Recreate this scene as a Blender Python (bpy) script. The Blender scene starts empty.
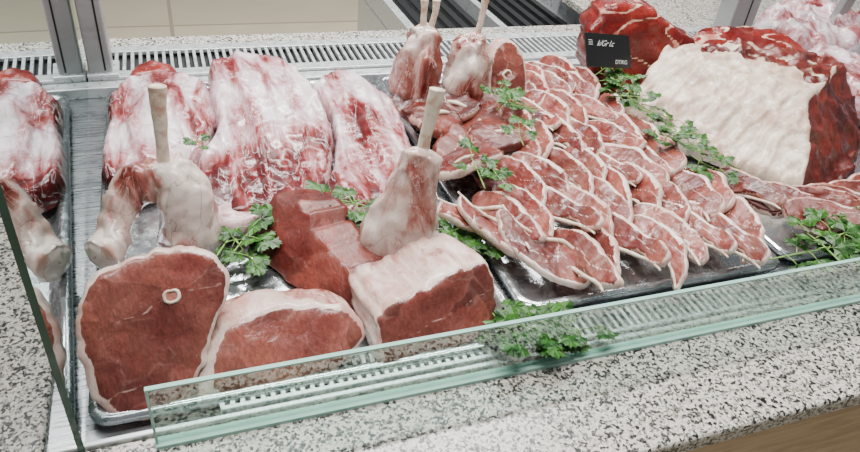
import bpy, math, random
import numpy as np
from mathutils import Vector, Matrix, noise
random.seed(7)
SC=bpy.context.scene
COL=SC.collection
# ------------------------------------------------------------------ helpers
def lin(h):
    h=h.lstrip('#'); c=[int(h[i:i+2],16)/255 for i in (0,2,4)]
    return tuple((x/12.92 if x<=.04045 else ((x+.055)/1.055)**2.4) for x in c)+(1,)
class NT:
    def __init__(s,name):
        s.m=bpy.data.materials.new(name); s.m.use_nodes=True; s.t=s.m.node_tree; s.t.nodes.clear()
        s.out=s.t.nodes.new('ShaderNodeOutputMaterial')
    def put(s,sock,v):
        if isinstance(v,bpy.types.NodeSocket): s.t.links.new(v,sock)
        else: sock.default_value=v
    def n(s,typ,props={},**inp):
        nd=s.t.nodes.new(typ)
        for k,v in props.items(): setattr(nd,k,v)
        for k,v in inp.items():
            k=k.replace('_',' ')
            s.put(nd.inputs[k],v)
        return nd
    def math(s,op,a,b=0.0,c=0.0,clamp=False):
        nd=s.t.nodes.new('ShaderNodeMath'); nd.operation=op; nd.use_clamp=clamp
        s.put(nd.inputs[0],a); s.put(nd.inputs[1],b); s.put(nd.inputs[2],c)
        return nd.outputs[0]
    def mix(s,f,a,b,blend='MIX'):
        nd=s.t.nodes.new('ShaderNodeMix'); nd.data_type='RGBA'; nd.blend_type=blend
        s.put(nd.inputs[0],f); s.put(nd.inputs[6],a); s.put(nd.inputs[7],b)
        return nd.outputs[2]
    def ramp(s,f,stops,mode='LINEAR'):
        cr=s.t.nodes.new('ShaderNodeValToRGB'); cr.color_ramp.interpolation=mode; e=cr.color_ramp.elements
        e[0].position=stops[0][0]; e[0].color=lin(stops[0][1]); e[1].position=stops[1][0]; e[1].color=lin(stops[1][1])
        for p,c in stops[2:]: q=e.new(p); q.color=lin(c)
        s.put(cr.inputs[0],f); return cr.outputs[0]
    def grey(s,f): return s.n('ShaderNodeCombineColor',Red=f,Green=f,Blue=f).outputs[0]
    def sm(s,x,lo,hi,a=0.0,b=1.0):
        nd=s.t.nodes.new('ShaderNodeMapRange'); nd.interpolation_type='SMOOTHSTEP'
        s.put(nd.inputs[0],x); nd.inputs[1].default_value=lo; nd.inputs[2].default_value=hi
        nd.inputs[3].default_value=a; nd.inputs[4].default_value=b
        return nd.outputs[0]
    def noise(s,vec,scale,detail=3,dist=0.0,rough=.55):
        nd=s.n('ShaderNodeTexNoise',Vector=vec,Scale=scale,Detail=detail,Distortion=dist,Roughness=rough)
        return nd.outputs[0]
    def scaled(s,vec,sc):
        nd=s.n('ShaderNodeVectorMath',{'operation':'MULTIPLY'}); s.put(nd.inputs[0],vec); nd.inputs[1].default_value=sc; return nd.outputs[0]
    def coords(s,rand=True,scale=(1,1,1)):
        tc=s.t.nodes.new('ShaderNodeTexCoord').outputs['Object']
        mp=s.t.nodes.new('ShaderNodeMapping'); s.put(mp.inputs['Vector'],tc); mp.inputs['Scale'].default_value=scale
        if rand:
            s.oi=s.t.nodes.new('ShaderNodeObjectInfo').outputs['Random']
            v=s.math('MULTIPLY',s.oi,37.0)
            s.put(mp.inputs['Location'],v)
        return mp.outputs[0]
    def done(s,color,rough=.5,metal=0.0,bump=None,bs=.2,bd=.002,coat=0.0,spec=.5,sss=0.0):
        p=s.t.nodes.new('ShaderNodeBsdfPrincipled')
        s.put(p.inputs['Base Color'],color); s.put(p.inputs['Roughness'],rough); s.put(p.inputs['Metallic'],metal)
        p.inputs['Coat Weight'].default_value=coat; p.inputs['Coat Roughness'].default_value=.12
        p.inputs['Specular IOR Level'].default_value=spec
        if sss:
            p.inputs['Subsurface Weight'].default_value=sss; p.inputs['Subsurface Radius'].default_value=(.01,.004,.003)
        if bump is not None:
            b=s.t.nodes.new('ShaderNodeBump'); b.inputs['Strength'].default_value=bs; b.inputs['Distance'].default_value=bd
            s.put(b.inputs['Height'],bump); s.t.links.new(b.outputs[0],p.inputs['Normal'])
        s.t.links.new(p.outputs[0],s.out.inputs[0]); return s.m

def meat(name,lean1,lean2,fat,fat2,film,rough=.36,seam=14.,veinc='#6e2428',marbling=.08,sw=.03,sa=.45,streak=(2.6,.8,1.6),ct=(.76,1.18),fk=2.1,rn=.75,bs=.4,en=.55,nr=.58,coat=.24):
    """R = fat, G = silver skin (continuous film ramp), B = muscle seams"""
    k=NT(name); v=k.coords(); vs=k.scaled(v,streak)
    at=k.n('ShaderNodeAttribute',{'attribute_name':'zones'}); sp=k.n('ShaderNodeSeparateColor',Color=at.outputs['Color'])
    R,G,B=sp.outputs[0],sp.outputs[1],sp.outputs[2]
    nA=k.noise(v,9,4,.3); nB=k.noise(k.scaled(v,(1.8,.55,1.)),150,5,.3); nC=k.noise(v,34,4,.5); nD=k.noise(vs,8,7,.7,nr); nE=k.noise(vs,28,4,.6)
    lean=k.mix(k.sm(nA,.35,.65),lin(lean1),lin(lean2))
    dv=k.n('ShaderNodeVectorMath',{'operation':'MULTIPLY_ADD'}); k.put(dv.inputs[0],k.n('ShaderNodeTexNoise',Vector=v,Scale=14.,Detail=2.).outputs[1]); dv.inputs[1].default_value=(.07,.07,.07); k.put(dv.inputs[2],v)
    cell=k.n('ShaderNodeTexVoronoi',Vector=dv.outputs[0],Scale=seam); tone=k.n('ShaderNodeSeparateColor',Color=cell.outputs['Color']).outputs[0]
    dk=k.math('MULTIPLY',k.sm(nB,.28,.72,.78,1.16),k.sm(tone,0,1,ct[0],ct[1]))
    dk=k.math('MULTIPLY',dk,k.sm(k.oi,0,1,.86,1.14))
    lean=k.mix(1.0,lean,k.grey(dk),'MULTIPLY')
    marb=k.sm(k.noise(v,70,3,1.6),.60,.74)
    lean=k.mix(k.math('MULTIPLY',marb,marbling),lean,lin(fat2))
    vo=k.n('ShaderNodeTexVoronoi',{'feature':'DISTANCE_TO_EDGE'},Vector=dv.outputs[0],Scale=seam)
    se=k.math('MULTIPLY',k.sm(vo.outputs[0],.0,sw,1.,0.),B)
    se=k.math('MULTIPLY',se,k.sm(nC,.40,.60))
    lean=k.mix(k.math('MULTIPLY',se,sa),lean,lin(fat2))
    fatc=k.mix(k.sm(k.math('ADD',k.math('MULTIPLY',nD,.6),k.math('MULTIPLY',nC,.4)),.40,.62),lin(fat),lin(fat2))
    g=k.math('ADD',k.math('MULTIPLY',k.math('SUBTRACT',nD,.5),fk),k.math('ADD',G,k.math('MULTIPLY',k.math('SUBTRACT',nE,.5),en)))
    fc=k.ramp(g,film)
    nV=k.noise(v,6,3,1.2); vein=k.sm(k.math('ABSOLUTE',k.math('SUBTRACT',nV,.5)),.0,.007,1.,0.)
    fc=k.mix(k.math('MULTIPLY',vein,.5),fc,lin(veinc))
    nW=k.noise(vs,10,4,1.0); wht=k.sm(k.math('ABSOLUTE',k.math('SUBTRACT',nW,.5)),.0,.013,1.,0.)
    fc=k.mix(k.math('MULTIPLY',wht,.55),fc,lin(film[-1][1]))
    base=k.mix(k.sm(G,.02,.12),lean,fc)
    fm=k.sm(k.math('ADD',R,k.math('MULTIPLY',k.math('SUBTRACT',nC,.5),rn)),.40,.60)
    base=k.mix(fm,base,fatc)
    h=k.math('ADD',k.math('MULTIPLY',nB,.4),k.math('ADD',nC,k.math('MULTIPLY',nE,1.2)))
    ro=k.sm(nC,.3,.7,rough-.14,rough+.12)
    return k.done(base,ro,bump=h,bs=bs,bd=.004,coat=coat,spec=.42,sss=.03)

FILM=[(0,'#4b0f11'),(.28,'#702221'),(.44,'#8f4747'),(.58,'#a87276'),(.74,'#bd999f'),(.90,'#cfb7be'),(1.0,'#e0d2d6')]
FILM2=[(0,'#65231f'),(.3,'#8b4a41'),(.5,'#ae7e73'),(.7,'#c5a89e'),(1.0,'#dccdc3')]
M={}
M['lamb']=meat('lamb_meat','#68302a','#884c40','#dcc6bb','#b98a7e',FILM2,ct=(.72,1.2))
M['chop']=meat('chop_meat','#702d27','#925346','#e8d5c9','#c99c8e',FILM2,seam=20.,rn=.34,marbling=.05,sa=.35)
M['dark']=meat('rib_meat','#501914','#74372d','#d5bbad','#a46354',FILM2,seam=18.,sa=.35,marbling=.04,coat=.12)
M['beef']=meat('beef_meat','#5c0e0d','#88271f','#dcc0a8','#ae6757',FILM2,seam=9.,sw=.04,sa=.4,marbling=.2)
M['slab']=meat('beef_slab_meat','#4b1411','#6f2a21','#ddcdb9','#bb9c89',FILM2,seam=8.,sw=.03,sa=.2,marbling=.12)
M['shoulder']=meat('shoulder_meat','#6d1e1c','#90403a','#dbc9c9','#b78282',FILM,seam=14.,rough=.26,fk=3.0,streak=(2.8,.6,1.6),bs=.26,en=.45,nr=.60,coat=.4)
M['skin']=meat('shank_skin','#6f352b','#925a4c','#d8c5b9','#b98f80',FILM2,streak=(2.4,2.4,.6),rough=.24,fk=2.4,coat=.5,bs=.25)
k=NT('bone'); v=k.coords(); nn=k.noise(v,60,4,.4)
M['bone']=k.done(k.mix(k.sm(nn,.40,.75),lin('#e4d8c4'),lin('#be8f7a')),.5,bump=nn,bs=.3)
k=NT('marrow'); v=k.coords(); nn=k.noise(v,120,3)
M['marrow']=k.done(k.mix(nn,lin('#9c4a3f'),lin('#c98f7b')),.5,bump=nn)
# steel
def steel(name,c,rough,sc=(1,1,1),var=.1,metal=.9):
    k=NT(name); v=k.coords(False,sc); nn=k.noise(v,18,4,.3)
    return k.done(k.mix(nn,lin(c),tuple(min(1,x*1.25) for x in lin(c)[:3])+(1,)),k.sm(nn,.3,.7,rough-var,rough+var),metal,bump=nn,bs=.05)
M['steel']=steel('brushed_steel','#9da1a4',.3,(1,12,1))
M['tray']=steel('tray_steel','#b9bec1',.2,(4,4,1))
M['post']=steel('post_steel','#9a9c9c',.42,(1,1,8),metal=.5)
M['slat']=steel('slat_steel','#c3c7c8',.35,(3,3,3),metal=.6)
k=NT('dark_void'); v=k.coords(False); M['void']=k.done(k.mix(k.noise(v,10),lin('#141516'),lin('#242627')),.6)
k=NT('black_plastic'); v=k.coords(False); M['black']=k.done(k.mix(k.noise(v,30),lin('#0d0e0f'),lin('#1a1b1c')),.35)
k=NT('chalk_white'); v=k.coords(False); M['chalk']=k.done(k.mix(k.noise(v,200),lin('#cfcfcb'),lin('#9a9a97')),.7)
# granite
k=NT('granite'); v=k.coords(False)
a=k.n('ShaderNodeTexVoronoi',Vector=v,Scale=270.,Randomness=1.); b=k.n('ShaderNodeTexVoronoi',Vector=v,Scale=470.)
ra=k.n('ShaderNodeSeparateColor',Color=a.outputs['Color']).outputs[0]; rb=k.n('ShaderNodeSeparateColor',Color=b.outputs['Color']).outputs[1]
nb=k.noise(v,90,3,.5)
w=k.math('ADD',k.math('MULTIPLY',ra,.64),k.math('ADD',k.math('MULTIPLY',rb,.24),k.math('MULTIPLY',nb,.27)))
M['granite']=k.done(k.ramp(w,[(0,'#151516'),(.34,'#4b4946'),(.43,'#827e77'),(.53,'#b0aca3'),(.64,'#d0ccc3'),(.82,'#bbb3a5')],'CONSTANT'),.28,spec=.45)
# tile floor
k=NT('beige_tile'); v=k.coords(False)
br=k.n('ShaderNodeTexBrick',{'offset':0.0},Vector=v,Scale=1.0,Color1=lin('#c6bba2'),Color2=lin('#beb39a'),Mortar=lin('#998e77'))
br.inputs['Mortar Size'].default_value=.012; br.inputs['Brick Width'].default_value=1.6; br.inputs['Row Height'].default_value=1.1
M['tile']=k.done(k.mix(k.sm(k.noise(v,3,4),.3,.7,0,.3),br.outputs[0],lin('#a99f87')),.3)
# wood
k=NT('wood_front'); v=k.coords(False,(1,1,9)); nn=k.noise(v,7,5,1.)
M['wood']=k.done(k.mix(k.sm(nn,.3,.7),lin('#ac8e6d'),lin('#cbae88')),.45,bump=nn,bs=.1)
# parsley
k=NT('parsley_leaf'); v=k.coords(); nn=k.noise(v,40,3)
M['leaf']=k.done(k.mix(k.sm(nn,.3,.7),lin('#14360c'),lin('#3a6d1e')),.4,bump=k.noise(v,200,3),bs=.5,bd=.002)
k=NT('parsley_stem'); v=k.coords(); M['stem']=k.done(k.mix(k.noise(v,40),lin('#5c8a33'),lin('#86ab55')),.4)
# glass
def glass(name,tint,f0,f1,gc=(.97,.99,.98,1)):
    k=NT(name); lw=k.n('ShaderNodeLayerWeight',Blend=.5)
    f=k.sm(lw.outputs['Facing'],.25,.82,f0,f1)
    tr=k.n('ShaderNodeBsdfTransparent',Color=lin(tint)); gl=k.n('ShaderNodeBsdfGlossy',Color=gc,Roughness=0.0)
    mx=k.t.nodes.new('ShaderNodeMixShader'); k.put(mx.inputs[0],f); k.put(mx.inputs[1],tr.outputs[0]); k.put(mx.inputs[2],gl.outputs[0])
    k.t.links.new(mx.outputs[0],k.out.inputs[0]); return k.m
M['glass']=glass('clear_glass','#e2f1eb',.12,.50)
M['endglass']=glass('end_glass','#a9c4bc',.15,.90,(.80,.85,.85,1))
k=NT('glass_edge'); v=k.coords(False); M['gedge']=k.done(k.mix(k.noise(v,20),lin('#76ab9c'),lin('#b9dccf')),.12,spec=.8)
k=NT('glass_edge_dark'); v=k.coords(False); M['gdark']=k.done(k.mix(k.noise(v,20),lin('#163329'),lin('#2f5a4c')),.12,spec=.6)

def mkmesh(name,verts,faces,mat,zones=None,smooth=True):
    me=bpy.data.meshes.new(name); me.from_pydata([tuple(map(float,p)) for p in verts],[],[tuple(int(i) for i in f) for f in faces]); me.update()
    if mat: me.materials.append(mat)
    if zones is not None:
        ca=me.color_attributes.new('zones','FLOAT_COLOR','POINT')
        arr=np.ones((len(verts),4),np.float32); arr[:,:3]=np.asarray(zones,np.float32); ca.data.foreach_set('color',arr.ravel())
    if smooth: me.polygons.foreach_set('use_smooth',[True]*len(me.polygons))
    return me
def obj(name,me,loc=(0,0,0),rot=(0,0,0),label=None,cat=None,parent=None,group=None,kind=None):
    o=bpy.data.objects.new(name,me); o.location=loc; o.rotation_euler=rot; COL.objects.link(o)
    if parent: o.parent=parent
    if label: o['label']=label
    if cat: o['category']=cat
    if group: o['group']=group
    if kind: o['kind']=kind
    return o
def boxdata(boxes):
    V=[];F=[]
    for (x0,y0,z0,x1,y1,z1) in boxes:
        b=len(V)
        V+=[(x0,y0,z0),(x1,y0,z0),(x1,y1,z0),(x0,y1,z0),(x0,y0,z1),(x1,y0,z1),(x1,y1,z1),(x0,y1,z1)]
        F+=[(b,b+3,b+2,b+1),(b+4,b+5,b+6,b+7),(b,b+1,b+5,b+4),(b+1,b+2,b+6,b+5),(b+2,b+3,b+7,b+6),(b+3,b,b+4,b+7)]
    return V,F
def boxes(name,bx,mat,bevel=0,**kw):
    V,F=boxdata(bx); me=mkmesh(name,V,F,mat,smooth=False); o=obj(name,me,**kw)
    if bevel:
        m=o.modifiers.new('bevel','BEVEL'); m.width=bevel; m.segments=3
    return o
def spline(pts,n=8,tens=1.0):
    P=[np.array(p,float) for p in pts]; out=[]; N=len(P)
    for i in range(N):
        p0,p1,p2,p3=P[i-1],P[i],P[(i+1)%N],P[(i+2)%N]
        m1=(p2-p0)*.5*tens; m2=(p3-p1)*.5*tens
        for j in range(n):
            t=j/n; t2=t*t; t3=t2*t
            out.append((2*t3-3*t2+1)*p1+(t3-2*t2+t)*m1+(-2*t3+3*t2)*p2+(t3-t2)*m2)
    return np.array(out)
def nz(x,y,z,s,seed=0): return noise.noise(Vector((x*s+seed*7.3,y*s-seed*3.1,z*s+seed)))
def ridge(x,y,z,s,seed=0):
    n=nz(x,y,z,s,seed); return (1-min(1,abs(n)*3.2))**2
def sst(a,b,x):
    t=min(1,max(0,(x-a)/(b-a))); return t*t*(3-2*t)
def ragged(out,rag,seed):
    c=out.mean(0)
    return np.array([p+(p-c)/(np.hypot(*(p-c))+1e-9)*rag*(nz(p[0],p[1],0,35,seed)+.6*nz(p[0],p[1],2,80,seed)) for p in out])
def grid_in(out,step):
    mn=out.min(0)-step; mx=out.max(0)+step
    nx=int((mx[0]-mn[0])/step)+2; ny=int((mx[1]-mn[1])/step)+2
    X,Y=np.meshgrid(mn[0]+np.arange(nx)*step,mn[1]+np.arange(ny)*step,indexing='ij')
    P=np.stack([X.ravel(),Y.ravel()],1); A=out; B=np.roll(out,-1,0); AB=B-A
    best=np.full(len(P),1e9); near=np.zeros_like(P); cross=np.zeros(len(P),int)
    for a,b,ab in zip(A,B,AB):
        t=np.clip(((P-a)@ab)/(ab@ab+1e-12),0,1); q=a+t[:,None]*ab; d=np.hypot(*(P-q).T)
        m=d<best; best[m]=d[m]; near[m]=q[m]
        c=((a[1]>P[:,1])!=(b[1]>P[:,1])); xi=(b[0]-a[0])*(P[:,1]-a[1])/((b[1]-a[1]) if abs(b[1]-a[1])>1e-9 else 1e-9)+a[0]
        cross+=(c&(P[:,0]<xi))
    ins=(cross%2)==1; ok=ins&(best>.35*step)
    P2=P.copy(); P2[~ok]=near[~ok]; d=np.where(ok,best,0)
    cells=[]
    for i in range(nx-1):
        for j in range(ny-1):
            c=[i*ny+j,(i+1)*ny+j,(i+1)*ny+j+1,i*ny+j+1]
            if any(ok[q] for q in c): cells.append(c)
    return P2,d,ok,cells
def cushion(outline,H,r,step=.006,lump=.005,lscale=14,zone=None,mid=.35,seed=0,under=True,sub=8,fold=0,fs=(10,4),rag=0,tens=1.0):
    """rounded slab of meat: local x,y outline; z up"""
    out=spline(outline,sub,tens)
    if rag: out=ragged(out,rag,seed)
    P,d,ok,cells=grid_in(out,step)
    used=sorted({q for c in cells for q in c}); mp={q:i for i,q in enumerate(used)}
    V=[];Z=[]
    for q in used:
        x,y=P[q]; dd=d[q]; h=H(x,y) if callable(H) else H
        t=min(dd/r,1); pr=math.sqrt(max(0,1-(1-t)**2)); e=min(1,dd/r*1.5)
        z=h*(mid+(1-mid)*pr)+ (lump*nz(x,y,0,lscale,seed)+lump*.4*nz(x,y,3,lscale*3,seed))*e
        if fold: z+=fold*(ridge(x*fs[0],y*fs[1],0,1,seed)-.6*ridge(x*fs[0],y*fs[1],5,1.7,seed+2))*e
        V.append((x,y,z)); Z.append(zone(x,y,dd,z) if zone else (0,0,0))
    F=[[mp[q] for q in c] for c in cells]
    if under:
        mp2={}
        for q in used:
            if not ok[q]: mp2[q]=mp[q]; continue
            x,y=P[q]; dd=d[q]; h=H(x,y) if callable(H) else H
            t=min(dd/r,1); pr=math.sqrt(max(0,1-(1-t)**2))
            mp2[q]=len(V); V.append((x,y,h*mid*(1-pr))); Z.append(zone(x,y,dd*.3,0) if zone else (0,0,0))
        F+=[[mp2[q] for q in c][::-1] for c in cells]
    F2=[]
    for f in F:
        g=[];
        for i in f:
            if i not in g: g.append(i)
        if len(g)>2: F2.append(g)
    return V,F2,Z
def tube(path,rad,seg=20,sub=6,lump=.0,lscale=20,seed=0,sq=1.0,zone=None,fold=0):
    P=[Vector(p) for p in path]; n=len(P); pts=[];rs=[]
    for i in range(n-1):
        p0=P[max(i-1,0)];p1=P[i];p2=P[i+1];p3=P[min(i+2,n-1)]
        r0=rad[max(i-1,0)];r1=rad[i];r2=rad[i+1];r3=rad[min(i+2,n-1)]
        for j in range(sub):
            t=j/sub
            f=lambda a,b,c,d:.5*((2*b)+(c-a)*t+(2*a-5*b+4*c-d)*t*t+(3*b-a-3*c+d)*t**3)
            pts.append(Vector([f(p0[k],p1[k],p2[k],p3[k]) for k in range(3)])); rs.append(max(.0008,f(r0,r1,r2,r3)))
    pts.append(P[-1]); rs.append(rad[-1])
    V=[];F=[];Z=[]; up=Vector((0.13,1,.05))
    for i,p in enumerate(pts):
        tg=(pts[min(i+1,len(pts)-1)]-pts[max(i-1,0)]).normalized()
        a=tg.cross(up)
        if a.length<.1: a=tg.cross(Vector((1,0,0)))
        a.normalize(); b=tg.cross(a).normalized()
        for s in range(seg):
            th=2*math.pi*s/seg; dr=a*math.cos(th)+b*math.sin(th)*sq
            q=p+dr*rs[i]; q+=dr*(lump*nz(q.x,q.y,q.z,lscale,seed)+lump*.4*nz(q.x,q.y,q.z,lscale*3,seed))
            if fold: q+=dr*min(1,rs[i]/.02)*fold*(ridge(q.x*26+q.z*5,q.y*26,q.z*7,1,seed)-.7*ridge(q.x*34-q.z*9,q.y*34,q.z*9,1,seed+3))
            V.append(tuple(q)); Z.append(zone(i/(len(pts)-1),th,q) if zone else (0,0,0))
    for i in range(len(pts)-1):
        for s in range(seg):
            F.append((i*seg+s,i*seg+(s+1)%seg,(i+1)*seg+(s+1)%seg,(i+1)*seg+s))
    for e,i in ((0,0),(1,len(pts)-1)):
        c=len(V); V.append(tuple(pts[i])); Z.append(zone(e,0,pts[i]) if zone else (0,0,0))
        for s in range(seg):
            F.append((c,i*seg+(s+1)%seg,i*seg+s) if e==0 else (c,i*seg+s,i*seg+(s+1)%seg))
    return V,F,Z
def recenter(V,loc): return [(p[0]-loc[0],p[1]-loc[1],p[2]-loc[2]) for p in V]
def merge(*parts):
    V=[];F=[];Z=[]
    for v,f,z in parts:
        b=len(V); V+=list(v); Z+=list(z); F+=[[i+b for i in q] for q in f]
    return V,F,Z

# ------------------------------------------------------------------ camera
cam=bpy.data.cameras.new('camera'); co=bpy.data.objects.new('camera',cam); COL.objects.link(co); SC.camera=co
cam.sensor_width=36; cam.lens=686/860*36; cam.clip_start=.02
R=Matrix(((.940,.1196,-.3193),(-.328,.575,-.750),(.0938,.8095,.5796)))
q=R.to_quaternion().normalized(); co.rotation_mode='QUATERNION'; co.rotation_quaternion=q; co.location=(0,0,.7)

# ------------------------------------------------------------------ setting
boxes('floor',[(-6,-3,-.92,14,14,-.9)],M['tile'],kind='structure')
boxes('granite_worktop',[(-1.3,.392,-.03,2.9,.572,0),(-1.3,.572,-.03,-.195,1.76,0),(-1.3,1.76,-.03,2.9,1.85,0),(1.32,1.85,-.03,2.9,2.3,0)],M['granite'],bevel=.006,
      label='speckled grey and white granite worktop framing the chilled display',cat='worktop')
body=boxes('display_counter',[(-1.25,.43,-.9,2.85,1.8,-.06)],M['steel'],label='long butcher display counter with wooden front and steel well',cat='display counter')
boxes('front_panel',[(-1.25,.405,-.9,2.85,.43,-.031)],M['wood'],parent=body,label='brown wooden front panel')
boxes('well_floor',[(-.195,.572,-.04,2.4,1.56,-.012)],M['steel'],parent=body)
boxes('well_lip',[(-.19,.572,-.012,2.4,.58,.004),(-.19,1.525,-.012,2.4,1.56,.012)],M['slat'],bevel=.002,parent=body)

def grille(name,x0,x1,y0,y1,z,pitch,bar,frame,lab):
    root=boxes(name,[(x0,y0,z-.004,x1,y0+frame,z+.006),(x0,y1-frame,z-.004,x1,y1,z+.006)],M['slat'],bevel=.0015,label=lab,cat='air grille')
    bx=[];x=x0
    while x<x1:
        bx.append((x,y0+frame,z-.006,x+bar,y1-frame,z+.003)); x+=pitch
    boxes('slats',bx,M['slat'],parent=root)
    boxes('duct',[(x0,y0+.001,z-.03,x1,y1-.001,z-.012)],M['void'],parent=root)
    return root
grille('back_air_grille',-.187,2.4,1.565,1.745,.012,.0175,.0070,.035,'pressed steel air return grille with narrow dark slots behind the trays')
grille('front_air_grille',.0,2.3,.583,.64,.002,.0125,.0055,.007,'narrow steel air grille with dark slots beside the glass')

# trays
def rrect(x0,y0,x1,y1,r,n=6):
    o=[]
    for cx,cy,a0 in ((x1-r,y1-r,0),(x0+r,y1-r,90),(x0+r,y0+r,180),(x1-r,y0+r,270)):
        for i in range(n+1):
            a=math.radians(a0+90*i/n); o.append((cx+r*math.cos(a),cy+r*math.sin(a)))
    return o
def tray(x0,y0,x1,y1,label):
    cx,cy=(x0+x1)/2,(y0+y1)/2; V=[];F=[]
    rings=[(0,.006),(.001,.012),(.004,.016),(.013,.016),(.018,.012),(.026,-.003),(.034,-.007)]
    for ins,z in rings:
        o=rrect(x0+ins,y0+ins,x1-ins,y1-ins,max(.03-ins*.4,.01)); n=len(o)
        V+=[(p[0]-cx,p[1]-cy,z) for p in o]
    for i in range(len(rings)-1):
        for j in range(n):
            F.append((i*n+j,i*n+(j+1)%n,(i+1)*n+(j+1)%n,(i+1)*n+j))
    F.append([ (len(rings)-1)*n+j for j in range(n)])
    me=mkmesh('steel_tray',V,F,M['tray']); me.polygons[len(me.polygons)-1].use_smooth=False
    return obj('steel_tray',me,(cx,cy,-.004),label=label,cat='tray')
tray(-.150,.597,.437,1.515,'shallow stainless steel tray holding lamb shoulders and leg cuts')
tray(.447,.655,.962,1.515,'shallow stainless steel tray covered with rows of lamb chops')
tray(.975,.665,1.75,1.515,'shallow stainless steel tray holding large beef cuts')

# posts
def post(x0,y0,x1,y1,h,lab):
    p=boxes('support_post',[(x0,y0,.018,x1,y1,h)],M['post'],bevel=.004,label=lab,cat='post')
    boxes('base_plate',[(x0-.004,y0-.012,.018,x1+.012,y1+.012,.026)],M['slat'],bevel=.002,parent=p)
    boxes('groove',[((x0+x1)/2+.008,y0-.0012,.03,(x0+x1)/2+.012,y0,h)],M['black'],parent=p)
    return p
post(-.184,1.575,-.135,1.63,.85,'grey brushed metal support post beside the end glass')
post(1.58,1.60,1.67,1.67,.85,'grey brushed metal support post standing on the back grille')
boxes('support_strut',[(-.02,-.012,.018,.02,.012,.85)],M['post'],bevel=.003,loc=(1.98,1.60,0),rot=(0,math.radians(14),0),label='slanted grey metal strut behind the beef tray',cat='strut')

# glass panels
def quadbox(name,p0,p1,th,z0,z1,mat,**kw):
    d=Vector((p1[0]-p0[0],p1[1]-p0[1],0)); nrm=Vector((-d.y,d.x,0)).normalized()*th
    V=[]
    for z in (z0,z1):
        for p in (Vector((*p0,0)),Vector((*p1,0)),Vector((*p1,0))+nrm,Vector((*p0,0))+nrm): V.append((p.x,p.y,z))
    F=[(0,3,2,1),(4,5,6,7),(0,1,5,4),(1,2,6,5),(2,3,7,6),(3,0,4,7)]
    return obj(name,mkmesh(name,V,F,mat,smooth=False),**kw)
g=quadbox('end_glass_panel',(-.155,.572),(-.190,1.60),.0006,0,.75,M['endglass'],label='tall glass end panel reflecting the meat beside it',cat='glass panel')
quadbox('edge',(-.150,.567),(-.1512,.5715),.007,0,.75,M['gdark'],parent=g,label='dark green polished glass edge')
g=quadbox('front_glass_panel',(-.072,.556),(2.3,.556),.0006,.004,.096,M['glass'],label='low clear glass guard along the granite edge',cat='glass panel')
quadbox('top_edge',(-.072,.553),(2.3,.553),.006,.096,.0985,M['gedge'],parent=g,label='pale green polished glass edge')
quadbox('side_edge',(-.075,.553),(-.072,.553),.006,.004,.0985,M['gedge'],parent=g)
quadbox('bottom_channel',(-.075,.549),(2.3,.549),.014,0.0,.006,M['gedge'],parent=g)

# background equipment
e1=boxes('refrigerated_cabinet',[(.72,2.02,-.9,1.45,2.7,-.16)],M['slat'],bevel=.01,label='white steel cabinet with black louvres behind the counter',cat='cabinet')
boxes('louvre',[(.76+.05*i,1.98,-.15,.785+.05*i,2.66,-.12) for i in range(13)],M['black'],parent=e1)
boxes('frame',[(.72,1.98,-.16,.75,2.7,-.08),(1.42,1.98,-.16,1.45,2.7,-.08),(1.05,1.98,-.16,1.075,2.7,-.08)],M['slat'],parent=e1)

# ------------------------------------------------------------------ meats
def place(name,V,F,Z,mat,label,cat,cz=0,**kw):
    a=np.array(V); c=((a[:,0].min()+a[:,0].max())/2,(a[:,1].min()+a[:,1].max())/2,cz)
    return obj(name,mkmesh(name,recenter(V,c),F,mat,Z),c,label=label,cat=cat,**kw)
def zs(seed,redbase,g0=.55,amp=.8,patch=None):
    def f(x,y,d,z):
        n=nz(x*1.6,y*.8,0,7,seed); g=g0+amp*n
        g-= .50*(1-sst(redbase-.03,redbase+.10,y+.07*nz(x,y,1,12,seed)))
        if patch:
            px,py,sx,sy=patch; g-=.5*math.exp(-(((x-px)/sx)**2+((y-py)/sy)**2))
        rim=.62 if (d<.006 and nz(x,y,0,18,seed+1)>-.1) else 0
        return (rim, min(1,max(.13,g)), .5)
    return f
G1='lamb shoulders in the steel tray'
V,F,Z=cushion([(-.140,1.33),(-.135,1.43),(-.08,1.50),(0,1.505),(.055,1.46),(.07,1.34),(.040,1.22),(.01,1.15),(-.05,1.08),(-.10,1.06),(-.140,1.10),(-.145,1.22)],
 lambda x,y:.038+.028*math.exp(-((x+.04)**2/.002+(y-1.33)**2/.02))+.012*sst(.02,-.02,x-.3*(y-1.2)),.016,step=.0045,lump=.008,zone=zs(1,1.12,.62,.7,(-.03,1.40,.05,.06)),seed=1,fold=.008,fs=(14,4),rag=.008)
place('lamb_shoulder',V,F,Z,M['shoulder'],'pale lamb shoulder covered in veined silver membrane','meat',group=G1)
V,F,Z=cushion([(.058,1.37),(.065,1.47),(.12,1.515),(.19,1.52),(.24,1.47),(.272,1.36),(.280,1.22),(.250,1.09),(.200,.99),(.12,.962),(.025,.972),(-.01,1.04),(.01,1.13),(.058,1.24)],
 lambda x,y:.038+.045*sst(1.0,1.45,y)+.018*math.exp(-((x-.16)**2/.0016+(y-1.25)**2/.02)),.014,step=.0045,lump=.008,zone=zs(2,1.08,.72,.7,(.21,1.16,.05,.05)),seed=2,fold=.010,fs=(11,2.6),rag=.008)
place('lamb_shoulder',V,F,Z,M['shoulder'],'large lamb shoulder with white membrane over dark red muscle','meat',group=G1)
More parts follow.
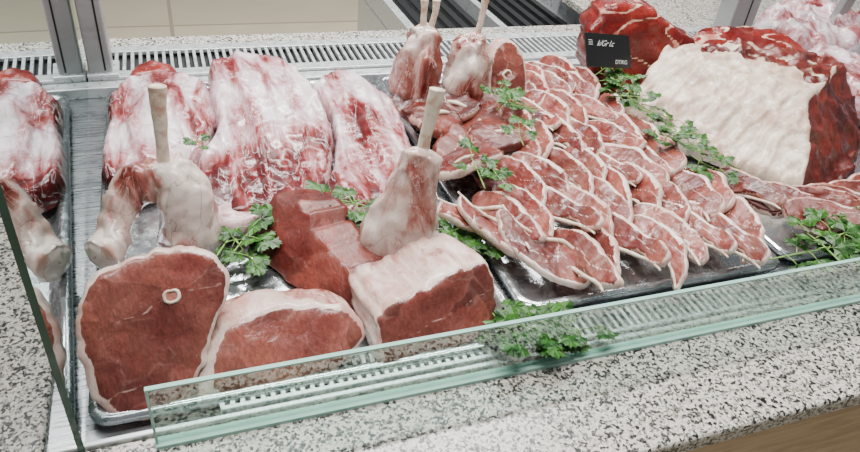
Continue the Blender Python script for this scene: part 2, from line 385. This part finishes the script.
V,F,Z=cushion([(.282,1.43),(.33,1.475),(.39,1.44),(.437,1.34),(.437,1.22),(.415,1.09),(.365,.995),(.28,.950),(.218,.955),(.214,1.02),(.256,1.10),(.290,1.25),(.286,1.36)],
 lambda x,y:.028+.018*sst(1.0,1.4,y)+.012*math.exp(-((x-.36)**2/.0012)),.012,step=.0045,lump=.006,zone=zs(3,.98,.66,.7),seed=3,fold=.008,fs=(14,2.6),rag=.008)
place('lamb_shoulder',V,F,Z,M['shoulder'],'lamb shoulder with marbled pink and white surface','meat',group=G1)
V,F,Z=cushion([(.01,1.03),(.06,1.04),(.11,1.0),(.105,.95),(.05,.93),(.015,.97)],.035,.02,lump=.006,zone=lambda x,y,d,z:(.5,.8,0),seed=4)
place('meat_trimming',V,F,Z,M['shoulder'],'small pale trimming of lamb fat under the shoulder','meat')
V,F,Z=cushion([(-.10,1.50),(-.02,1.51),(-.0,1.56),(-.05,1.585),(-.09,1.57)],.05,.03,lump=.012,zone=lambda x,y,d,z:(.05,0,.5),seed=5,rag=.008)
place('meat_trimming',V,F,Z,M['beef'],'small bright red meat scrap behind the shoulder','meat',cz=0)

def chunk(outline,O,tilt,az,back,mat_zone,side_zone,shr=.3,bulge=.006,step=.0045,seed=0,lump=.004,swell=.003,rag=0,tens=1.0):
    t=math.radians(tilt); a=math.radians(az)
    ex=Vector((math.cos(a),math.sin(a),0)); ey=Vector((-math.sin(a)*math.cos(t),math.cos(a)*math.cos(t),math.sin(t))); n=ex.cross(ey)
    bk=Vector(back)
    v,f,z=cushion(outline,bulge,.02,step=step,lump=lump,zone=mat_zone,mid=0,seed=seed,under=False,rag=rag,tens=tens)
    O=Vector(O); V=[O+ex*p[0]+ey*p[1]+n*p[2] for p in v]
    out=spline(outline,8,tens)
    if rag: out=ragged(out,rag,seed)
    c=out.mean(0); N=len(out); V2=[];F2=[];Z2=[]; K=10
    for k in range(K+1):
        s=k/K; sc=1-shr*s**2.2
        if k==K: sc=.02
        for i,p in enumerate(out):
            q=c+(p-c)*sc
            w=O+ex*q[0]+ey*q[1]+bk*(s if k<K else (K-1)/K+.04)
            r=(w-(O+ex*c[0]+ey*c[1])); r.normalize(); w+=r*(swell*math.sin(math.pi*min(1,s*1.1))+lump*1.6*nz(w.x,w.y,w.z,18,seed))*(0 if k==0 else 1)
            V2.append(w); Z2.append(side_zone(s,p,w))
    for k in range(K):
        for i in range(N): F2.append((k*N+(i+1)%N,k*N+i,(k+1)*N+i,(k+1)*N+(i+1)%N))
    V,F,Z=merge((V,f,z),(V2,F2,Z2))
    V=[Vector((p[0],p[1],max(p[2],-.004))) for p in V]
    return V,F,Z,(O,ex,ey,n)
def ringbone(fr,x,y,r,parent,dz=.006,sx=1.3):
    O,ex,ey,n=fr; loc=Vector(parent.location)
    pr=[(.60,-.0010),(.72,.0022),(.92,.0022),(1.05,.0008),(1.15,-.006)]; V=[];F=[];S=20
    wob=[1+.3*nz(math.cos(t*.314),math.sin(t*.314),0,1.5,x*50) for t in range(S)]
    for a,h in pr:
        for s in range(S):
            th=2*math.pi*s/S; w=O+ex*(x+a*wob[s]*r*sx*math.cos(th))+ey*(y+a*wob[s]*r*math.sin(th))+n*(dz+h); V.append(w-loc)
    for i in range(len(pr)-1):
        for s in range(S): F.append((i*S+s,(i+1)*S+s,(i+1)*S+(s+1)%S,i*S+(s+1)%S))
    b=obj('bone',mkmesh('bone',V,F,M['bone']),parent=parent,label='round white bone end')
    V=[];F=[]
    for s in range(S):
        th=2*math.pi*s/S; V.append(O+ex*(x+.68*wob[s]*r*sx*math.cos(th))+ey*(y+.68*wob[s]*r*math.sin(th))+n*(dz+.0004)-loc)
    F=[list(range(S))]
    obj('marrow',mkmesh('marrow',V,F,M['marrow']),parent=b)
# angular loin strip: flat cut face looking towards the end glass, sloping down to the front cuts
O4=[(.0,.0),(-.012,.05),(.004,.092),(.045,.104),(.085,.098),(.100,.082),(.150,.076),(.205,.070),(.250,.056),(.268,.020),(.250,.0),(.16,-.003),(.07,-.003)]
V,F,Z,fr=chunk(O4,(.072,.925,-.002),48,-64,(.075,.028,-.004),lambda x,y,d,z:(.55*sst(.0035,.001,d)*(nz(x,y,0,22,6)>0),0,.25),
   lambda s,p,w:(.22+.5*nz(w[0],w[1],w[2],22,4),0,.1),seed=6,shr=.10,bulge=.002,lump=.004,swell=.0,rag=.008,tens=.15,step=.004)
place('lamb_loin_strip',V,F,Z,M['dark'],'angular dark red lamb loin strip lying between shanks','meat')
# leg slice
O5=[(-.051,.085),(-.050,.128),(-.035,.165),(-.006,.189),(.040,.200),(.085,.199),(.116,.182),(.128,.152),(.119,.122),(.101,.097),(.094,.070),(.082,.043),(.060,.018),(.028,.003),(-.002,.000),(-.027,.012),(-.044,.043)]
def seg(x,y,a,b):
    ax,ay=a;bx,by=b; t=min(1,max(0,((x-ax)*(bx-ax)+(y-ay)*(by-ay))/((bx-ax)**2+(by-ay)**2)))
    wx=.006*nz(x,y,0,40,2); return math.hypot(x-ax-t*(bx-ax)+wx,y-ay-t*(by-ay)-wx)
def z5(x,y,d,z):
    w=.0028+.008*max(0,nz(x,y,0,18,9)); w+= .007*sst(-.01,-.04,x)*sst(.14,.08,y)+.006*sst(.04,.0,y)
    s=min(seg(x,y,(-.043,.10),(.0,.118)),seg(x,y,(.0,.118),(.048,.140)),seg(x,y,(.0,.118),(-.012,.052)),seg(x,y,(.068,.146),(.118,.150)),seg(x,y,(.066,.134),(.080,.06)),seg(x,y,(-.03,.03),(.01,.045)))
    return (max(sst(w+.003,w-.0015,d),.47*sst(.0045,.001,s)),0,.3)
side=lambda s,p,w:(.85,.5,0)
V,F,Z,fr=chunk(O5,(-.098,.600,-.002),50,0,(.0,.045,-.03),z5,side,seed=9,shr=.25,rag=.006,step=.0033)
p5=place('leg_of_lamb',V,F,Z,M['lamb'],'thick lamb leg cut with round lean face and white fat rim','meat'); ringbone(fr,.058,.143,.0092,p5,sx=1.1)
O6=[(-.046,.006),(-.040,.045),(-.022,.082),(.010,.104),(.06,.112),(.115,.109),(.155,.097),(.174,.074),(.172,.048),(.132,.022),(.068,.002),(.018,.0)]
def z6(x,y,d,z):
    w=.0028+.006*max(0,nz(x,y,0,25,3)); w+=.013*sst(.0,-.03,x)+.004*sst(.05,.09,y)
    s=min(seg(x,y,(.0,.05),(.06,.07)),seg(x,y,(.06,.07),(.15,.055)))
    return (max(sst(w+.003,w-.0015,d) if y>.035 or x<0 else sst(.004,.001,d)*.3,.48*sst(.0035,.001,s)),0,.4)
V,F,Z,fr=chunk(O6,(.022,.600,-.002),42,0,(-.015,.075,-.014),z6,lambda s,p,w:(.60-.35*s+.5*nz(w[0],w[1],w[2],20,3),.5,0),seed=12,shr=.30,tens=.6,rag=.006)
place('lamb_rump_piece',V,F,Z,M['lamb'],'lamb rump piece with curved white fat edge and lean face','meat')
O7=[(-.086,.040),(-.080,.076),(-.045,.092),(.0,.100),(.045,.112),(.092,.116),(.112,.092),(.106,.050),(.085,.018),(.007,.002),(-.046,.002),(-.082,.007)]
def z7(x,y,d,z):
    s=seg(x,y,(-.07,.035),(.09,.07))
    return (max(sst(.005,.0015,d) if y>.06 or x<-.075 else 0,.48*sst(.0035,.001,s)),0,.4)
V,F,Z,fr=chunk(O7,(.294,.608,-.002),54,7,(-.022,.105,-.004),z7,lambda s,p,w:(.60+.5*nz(w[0],w[1],w[2],16,5),.6,0),seed=15,shr=.12,rag=.008,tens=.2,swell=0)
place('lamb_rump_piece',V,F,Z,M['lamb'],'lamb rump block with pale fat top and dark red cut side','meat')
O8=[(-.045,.0),(-.047,.06),(-.04,.12),(-.015,.165),(.02,.165),(.045,.13),(.05,.07),(.04,.01),(0,-.002)]
V,F,Z,fr=chunk(O8,(.715,1.29,.0),62,0,(0,.06,0),lambda x,y,d,z:(max(sst(.007,.003,d),.5*(nz(x,y,0,30,2)>.25)),0,1),side,seed=17)
p8=place('lamb_neck_piece',V,F,Z,M['lamb'],'upright lamb neck piece with oval cut face behind chops','meat'); ringbone(fr,.0,.09,.010,p8)

# shanks
def zsh(seed,g=.75,fat=.35):
    def f(s,th,q):
        n=nz(q[0],q[1],q[2]*.4,24,seed); return (fat+.6*n,min(1,max(.13,g+.6*nz(q[0],q[1],q[2]*.6,14,seed+5))),.1)
    return f
def bone_piece(parent,path,rad,lab='bare pale bone end'):
    V,F,Z=tube(path,rad,seg=14,lump=.0015,lscale=40,sq=.7)
    l=parent.location; obj('bone',mkmesh('bone',recenter(V,l),F,M['bone']),parent=parent,label=lab)
a=tube([(-.012,.93,.0),(-.010,.93,.03),(-.010,.93,.07),(-.016,.933,.105),(-.028,.935,.135),(-.038,.935,.150),(-.04,.935,.156)],[.040,.047,.045,.041,.032,.020,.004],seg=44,sub=9,lump=.007,seed=21,zone=zsh(21,.82,.15),fold=.006)
b=tube([(-.02,.93,.120),(-.055,.945,.122),(-.088,.940,.108),(-.110,.915,.080),(-.122,.895,.056),(-.134,.880,.046),(-.142,.872,.043),(-.146,.868,.042)],[.026,.031,.030,.020,.023,.030,.022,.004],seg=36,sub=9,lump=.007,seed=22,zone=zsh(22,.60,.22),fold=.006)
V,F,Z=merge(a,b)
p=place('lamb_shank',V,F,Z,M['skin'],'lamb shank with knuckle and tall bare bone standing up','meat')
bone_piece(p,[(-.034,.94,.14),(-.033,.942,.20),(-.030,.945,.255),(-.029,.946,.272)],[.010,.0095,.012,.013])
a=tube([(.318,.83,-.002),(.312,.825,.010),(.303,.825,.040),(.305,.828,.085),(.315,.832,.130),(.325,.836,.165),(.331,.838,.190),(.334,.84,.200)],[.030,.050,.064,.055,.040,.031,.025,.004],seg=48,sub=9,lump=.006,seed=25,sq=.8,zone=zsh(25,.92,.42),fold=.005)
p=place('lamb_shank',*a,M['skin'],'cream coloured lamb shank standing upright with bone on top','meat')
bone_piece(p,[(.330,.838,.18),(.336,.842,.225),(.345,.845,.272),(.348,.846,.290)],[.010,.0095,.012,.013])
a=tube([(.505,1.37,-.002),(.505,1.365,.02),(.505,1.365,.07),(.515,1.37,.13),(.522,1.375,.175),(.524,1.375,.19)],[.035,.050,.052,.042,.026,.004],seg=36,sub=8,lump=.010,seed=31,zone=zsh(31,.40,.1),fold=.010)
p=place('lamb_shank',*a,M['skin'],'red lamb shank standing upright with split bone tips','meat')
for dx in (-.008,.010): bone_piece(p,[(.522+dx,1.375,.17),(.527+dx*1.4,1.378,.215),(.527+dx*1.6,1.38,.250-abs(dx))],[.008,.007,.009])
a=tube([(.61,1.34,-.002),(.61,1.335,.02),(.61,1.335,.07),(.618,1.34,.13),(.628,1.345,.165),(.630,1.345,.18)],[.035,.050,.052,.042,.026,.004],seg=36,sub=8,lump=.010,seed=33,zone=zsh(33,.75,.2),fold=.010)
p=place('lamb_shank',*a,M['skin'],'pale lamb shank standing upright with bare bone','meat')
bone_piece(p,[(.63,1.345,.16),(.64,1.35,.21),(.645,1.352,.262)],[.008,.007,.010])

# ---- beef
def zb(seed):
    def f(x,y,d,z):
        n=ridge(x*7+2*y,y*20,0,1,seed); return (.75*sst(.62,.85,n)+.5*sst(.004,.001,d),0,.6)
    return f
OD1=[(-.15,.06),(-.155,.14),(-.13,.205),(-.06,.225),(.03,.205),(.13,.15),(.155,.09),(.12,.03),(.02,.0),(-.09,.01)]
V,F,Z,fr=chunk(OD1,(1.10,1.33,0),72,-6,(.03,.13,0),zb(41),lambda s,p,w:(.25+.9*nz(w[0],w[1],w[2],16,8),0,.5),seed=41,shr=.15,rag=.02,lump=.008,bulge=.010,step=.006,tens=.3)
place('beef_chunk',V,F,Z,M['beef'],'large bright red beef chunk with marbled ridges behind the price card','meat')
def dL(x,y): return (x-.985)*.904+(y-1.22)*.427
def dR(x,y): return -(x-1.155)*.452+(y-.820)*.891
def sL(x,y): return .035+.115*min(1,max(0,(dL(x,y)+.01)/.15))+.010*sst(.2,.3,dL(x,y))
def sR(x,y): return .02+1.25*max(0,dR(x,y))+.014*nz(x,y,0,12,3)
def z2(x,y,d,z):
    l=dL(x,y); n=nz(x,y,0,16,5); diff=sL(x,y)-sR(x,y)
    face=sst(.0,.006,diff)
    top=sst(.22,.26,l+.08*n)
    if face>.5:
        return (.62*sst(.010,.003,diff)+.35*sst(.85,.97,ridge(x*6,y*6,0,1,46)),0,.15)
    if top>.5: return (.20+.9*nz(x,y,0,30,6),0,.4)
    crease=ridge(x*9,y*22,0,1,43)
    return (.95+.35*n-.22*sst(.75,.95,crease),.0,.45)
V,F,Z=cushion([(.975,1.22),(1.0,1.12),(1.06,1.0),(1.12,.90),(1.165,.818),(1.28,.845),(1.40,.92),(1.50,1.0),(1.50,1.10),(1.42,1.22),(1.28,1.29),(1.10,1.30)],
 lambda x,y:min(sL(x,y),sR(x,y)),.010,step=.005,lump=.010,zone=z2,seed=43,mid=.1,fold=.010,fs=(14,24),rag=.016,tens=.4)
place('beef_slab',V,F,Z,M['slab'],'big beef slab with thick cream fat cap and red cut side','meat')
OD3=[(-.17,.05),(-.14,.12),(-.05,.165),(.07,.17),(.16,.14),(.20,.07),(.16,0),(.02,-.02),(-.12,.0)]
V,F,Z,fr=chunk(OD3,(1.38,1.26,.07),26,-8,(.02,.10,-.07),zb(47),lambda s,p,w:(.3+.9*nz(w[0],w[1],w[2],16,8),0,.5),seed=47,shr=.1,rag=.022,lump=.010,bulge=.012,step=.006,tens=.4)
place('beef_chunk',V,F,Z,M['beef'],'dark red beef chunk with white fat seams behind the slab','meat')
V,F,Z=cushion([(1.58,1.10),(1.60,1.30),(1.72,1.42),(1.85,1.32),(1.82,1.12),(1.68,1.05)],.09,.03,step=.008,lump=.015,zone=lambda x,y,d,z:(.1,.6,.2),seed=48,fold=.015,fs=(12,7),rag=.02)
place('lamb_joint',V,F,Z,M['shoulder'],'greyish pink membrane covered joint near the tray end','meat')
V,F,Z=cushion([(1.75,1.50),(1.80,1.72),(2.0,1.8),(2.2,1.7),(2.2,1.5),(1.95,1.42)],.09,.04,step=.009,lump=.02,zone=lambda x,y,d,z:(.15,.75,.1),seed=49,fold=.02,fs=(9,9),rag=.02)
place('lamb_joint',V,F,Z,M['shoulder'],'pale membrane covered joint lying beside the metal strut','meat')

# ---- chops
def chop_mesh(i,mat='chop',name='lamb_chop',th=.016):
    rr=random.Random(50+i); j=lambda s:rr.uniform(-s,s)
    bend=rr.uniform(-.022,.016); nar=rr.uniform(.76,1.0); tail=rr.uniform(0,1)
    pts=[(-.042,.032),(-.034,.066),(-.004,.084),(.026,.074),(.044,.042),(.048,.0),(.045,-.040),(.035,-.082),(.014,-.112),(-.010,-.116),(-.016-.010*tail,-.098),(-.002-.016*tail,-.070),(.000-.018*tail,-.044),(-.024-.01*tail,-.020),(-.046,.004)]
    pts=[((x*(1+j(.08))+j(.003))*nar+bend*(y/.1)**2*(1 if y<0 else -.5),y*(1+j(.07))+j(.003)) for x,y in pts]
    def zn(x,y,d,z):
        w=.0016+.0056*sst(-.005,.03,x)*(.6+1.1*(nz(x,y,0,30,i)+.35))
        if y<-.05: w=.0038+.004*nz(x,y,0,50,i)
        f=sst(w+.0018,w-.0012,d)
        if abs(x-.010+.22*(y+.03)-.005*math.sin(y*70+i))<.0014 and -.09<y<.015: f=max(f,.60)
        if abs(y-.014-.35*x)<.0014 and x<.012 and i%2: f=max(f,.60)
        return (f,0,.1)
    V,F,Z=cushion(pts,th,.0045,step=.0031,lump=.0035,lscale=30,zone=zn,seed=i,mid=.35,sub=5,rag=.005)
    cv=rr.uniform(-.1,.8); tws=rr.uniform(-1.2,1.2)
    V=[(x,y,z+cv*(y*y)+tws*x*y +.005*nz(x,y,0,18,i+9)) for x,y,z in V]
    me=mkmesh(name,V,F,M[mat],Z)
    a=tube([(-.039*nar,.034,.010),(-.040*nar,.008,.015),(-.026*nar,-.016,.016),(-.010*nar-.012*tail+bend*.1,-.040,.016),(-.004*nar-.014*tail+bend*.4,-.070,.017),(-.008*nar-.01*tail+bend*.9,-.098,.019),(-.016*nar-.01*tail+bend*1.2,-.122,.022)],[.003,.0050,.0042,.0036,.0032,.0028,.0024],seg=8,sub=4,lump=.001,lscale=80)
    return me,mkmesh('bone',a[0],a[1],M['bone'])
def rib_mesh(i):
    rr=random.Random(80+i); j=lambda s:rr.uniform(-s,s)
    pts=[(-.05,.02),(-.035,.055),(0,.066),(.04,.05),(.060,.015),(.055,-.03),(.02,-.055),(-.02,-.065),(-.05,-.03)]
    pts=[(x*(1+j(.25)),y*(1+j(.25))) for x,y in pts]
    def zn(x,y,d,z):
        l=abs(y-.3*x-.008*math.sin(x*70+i))<.0016 and x>-.02
        return (max(sst(.006,.0025,d)*(.3+.8*(nz(x,y,0,18,i)>.0)),.58 if l else 0),0,.2)
    V,F,Z=cushion(pts,.018,.005,step=.004,lump=.006,lscale=22,zone=zn,seed=i+20,mid=.3,sub=5,rag=.008,tens=.7)
    V=[(x,y,z+2.0*(x*x)*(1 if i%2 else -1)) for x,y,z in V]
    me=mkmesh('shoulder_chop',V,F,M['dark'],Z)
    a=tube([(-.012,-.03,.013),(.0,-.01,.018),(.012,.012,.016)],[.003,.005,.003],seg=8,sub=4)
    return me,mkmesh('bone',a[0],a[1],M['bone'])
CH=[chop_mesh(i) for i in range(10)]; RB=[rib_mesh(i) for i in range(5)]; SK=[chop_mesh(i+20,'dark','meat_slice',.024) for i in range(5)]
def put(kind,pair,x,y,z,rx,ry,rz,lab,grp,s=1.0):
    o=obj(kind,pair[0],(x,y,z),(math.radians(rx),math.radians(ry),math.radians(rz)),label=lab,cat='meat',group=grp); o.scale=(s,s,s)
    obj('bone',pair[1],parent=o,label='small pale bone piece')
    return o
rr=random.Random(4); cnt=0
GC='lamb chops in the steel tray'
for iy,Y in enumerate([.745,.865,.985,1.105,1.22,1.33,1.42]):
    for ix in range(11):
        X=.480+.048*ix+rr.uniform(-.006,.006)+(.018 if iy%2 else 0)
        if X>.950: continue
        if iy>=2 and X<.57+.035*(iy-2): continue
        if iy==0 and X<.54: continue
        if iy>=5 and X<.79: continue
        put('lamb_chop',CH[rr.randrange(10)],X,Y+rr.uniform(-.022,.020),.034,-6+rr.uniform(-3,3),-38+rr.uniform(-8,8),rr.uniform(-16,16)+5,
            'pink lamb chop with white fat rim laid in overlapping row',GC,rr.uniform(.84,.98)); cnt+=1
for x,y,rz in ((.475,.84,62),(.490,.805,57),(.505,.77,50),(.525,.735,42)):
    put('lamb_chop',CH[cnt%10],x,y,.036,-12,14,rz+180,'pink lamb chop with white fat rim laid at the tray corner',GC,.88); cnt+=1
for i,(x,y,rz) in enumerate(((.49,1.30,20),(.56,1.27,80),(.50,1.20,140),(.60,1.19,30),(.52,1.10,200),(.60,1.10,100),(.665,1.27,60),(.68,1.18,10),(.50,1.02,300),(.55,1.0,250))):
    put('shoulder_chop',RB[i%5],x,y,.02+.012*(i%3),rr.uniform(-12,12),-12+rr.uniform(-10,10),rz,'dark red bone-in shoulder chop in a loose pile','shoulder chops in the steel tray',rr.uniform(.95,1.15))
for i,(x,y,rz) in enumerate(((1.02,.86,10),(1.06,.79,40),(1.12,.765,60),(1.18,.77,55),(1.24,.775,65),(1.30,.79,70),(1.37,.81,65),(1.44,.83,75),(1.09,.72,50),(1.15,.71,60),(1.21,.705,55),(1.28,.72,65),(1.37,.73,80))):
    put('meat_slice',SK[i%5],x,y,.026+.006*(i%3),rr.uniform(-6,6)-6,-30+rr.uniform(-8,8),rz,'thick red meat slice with white edge overlapping others below the slab','slices beside the beef slab',.86)

# ---- parsley
def sprig(i):
    r=random.Random(200+i); SV=[];SF=[];LV=[];LF=[]
    def leaf(p,dr,size):
        dr=dr.normalized(); side=dr.cross(Vector((r.uniform(-.3,.3),r.uniform(-.3,.3),1))).normalized(); up=side.cross(dr)
        for ang,sc in ((-55,.8),(0,1.0),(55,.8)):
            a=math.radians(ang+r.uniform(-8,8)); d=dr*math.cos(a)+side*math.sin(a); s=side*math.cos(a)-dr*math.sin(a); L=size*sc
            b=len(LV); c=p+d*L*.5+up*L*r.uniform(.02,.08); LV.append(tuple(p)); LV.append(tuple(c))
            prof=[(.20,-.08),(.45,-.44),(.56,-.34),(.74,-.46),(.78,-.24),(.94,-.20),(.92,-.06),(1.08,0),(.92,.06),(.94,.20),(.78,.24),(.74,.46),(.56,.34),(.45,.44),(.20,.08)]
            for q in prof: LV.append(tuple(p+d*L*q[0]+s*L*q[1]*.95+up*L*(r.uniform(-.06,.07)-.2*abs(q[1]))))
            n=len(prof); LF.append((b,b+2,b+1)); LF.append((b,b+1,b+1+n))
            for t in range(n-1): LF.append((b+1,b+2+t,b+3+t))
    root=Vector((0,-.060,.003)); tip=Vector((r.uniform(-.01,.01),.03,.012))
    V,F,Z=tube([root,Vector((r.uniform(-.008,.008),-.01,.009)),tip],[.0015,.0014,.0010],seg=6,sub=5); SV+=V;SF+=[list(f) for f in F]
    for t in range(4):
        s=.35+.2*t; b=root.lerp(tip,s)+Vector((0,0,.003)); a=(-1)**t*r.uniform(40,80)
        if t==3: a=r.uniform(-10,10)
        d=Vector((math.sin(math.radians(a)),math.cos(math.radians(a)),r.uniform(-.1,.35))); e=b+d*r.uniform(.014,.028)
        V,F,Z=tube([b,(b+e)/2+Vector((0,0,.002)),e],[.0010,.0009,.0007],seg=5,sub=3); n=len(SV); SV+=V; SF+=[[q+n for q in f] for f in F]
        leaf(e,d,r.uniform(.030,.042))
    return mkmesh('parsley_sprig',SV,SF,M['stem']),mkmesh('leaves',LV,LF,M['leaf'],smooth=False)
SP=[sprig(i) for i in range(6)]
spots=[]
def clump(x,y,n,sx,sy,z=.012,s=1.0):
    for i in range(n): spots.append((x+rr.uniform(-sx,sx),y+rr.uniform(-sy,sy),z+rr.uniform(0,.012),rr.uniform(0,360),s*rr.uniform(.8,1.1)))
clump(.05,.89,3,.025,.03); clump(.235,.93,4,.03,.05,.02); clump(.38,.86,2,.02,.03)
clump(.655,1.21,3,.02,.05,.075,.8); clump(.50,.94,2,.03,.03,.07,.85); clump(.44,.84,2,.02,.03,.02); clump(.60,1.04,1,.01,.01,.08,.6)
clump(.425,.612,7,.065,.018,.012,.95)
for t in range(12):
    u=t/11; spots.append((.975+rr.uniform(-.02,.025),1.34-.46*u+rr.uniform(-.02,.02),.055+rr.uniform(0,.012),rr.uniform(0,360),.88))
for t in range(9):
    u=t/8; spots.append((.99+.25*u+rr.uniform(-.02,.02),.652+rr.uniform(-.015,.015),.026+rr.uniform(0,.016),rr.uniform(0,360),1.0))
clump(1.49,.93,4,.04,.03,.05); clump(.82,1.42,1,.02,.02,.03); clump(.02,1.12,1,.005,.005,.075,.5)
for i,(x,y,z,a,s) in enumerate(spots):
    m=SP[i%6]; o=obj('parsley_sprig',m[0],(x,y,z),(math.radians(rr.uniform(-12,12)),math.radians(rr.uniform(-12,12)),math.radians(a)),label='fresh green parsley sprig tucked between the meats',cat='parsley',group='parsley sprigs garnishing the trays')
    o.scale=(s,s,s); obj('leaves',m[1],parent=o)

# ---- price card
card=boxes('price_card',[(-.072,-.0015,-.040,.072,.0015,.040)],M['black'],bevel=.001,loc=(.970,1.325,.131),rot=(math.radians(-35),math.radians(8),math.radians(8)),label='black price card with white handwriting leaning on the beef',cat='price card')
def txt(body,x,z,size,shear=.4,nm='writing'):
    c=bpy.data.curves.new(nm,'FONT'); c.body=body; c.size=size; c.extrude=.0002; c.shear=shear; c.space_character=.9
    o=bpy.data.objects.new(nm,c); COL.objects.link(o); bpy.context.view_layer.update()
    dg=bpy.context.evaluated_depsgraph_get(); me=bpy.data.meshes.new_from_object(o.evaluated_get(dg)); bpy.data.objects.remove(o)
    me.materials.clear(); me.materials.append(M['chalk'])
    obj(nm,me,(x,-.0018,z),(math.pi/2,0,0),parent=card)
txt('k/Gr l.c',-.038,.010,.020,.7); txt('DT/KG',.018,-.031,.014,.2)
boxes('emblem',[(-.062,-.0019,.012,-.049,-.0015,.0135),(-.062,-.0019,.017,-.049,-.0015,.0185),(-.062,-.0019,.022,-.050,-.0015,.0235)],M['chalk'],parent=card)

# ------------------------------------------------------------------ light
w=bpy.data.worlds.new('world'); SC.world=w; w.use_nodes=True; bg=w.node_tree.nodes['Background']; bg.inputs[0].default_value=(.92,.96,1,1); bg.inputs[1].default_value=.23
def area(x,y,z,sx,sy,e,rot=(0,0,0)):
    l=bpy.data.lights.new('ceiling_lamp','AREA'); l.shape='RECTANGLE'; l.size=sx; l.size_y=sy; l.energy=e; l.color=(1,.985,.96)
    o=bpy.data.objects.new('ceiling_lamp',l); o.location=(x,y,z); o.rotation_euler=rot; COL.objects.link(o)
    o['label']='bright rectangular ceiling light above the counter'; o['category']='lamp'
area(.4,1.9,2.1,2.4,.12,132); area(.4,.5,2.4,2.4,.12,82); area(1.6,3.6,2.4,3,.25,115)
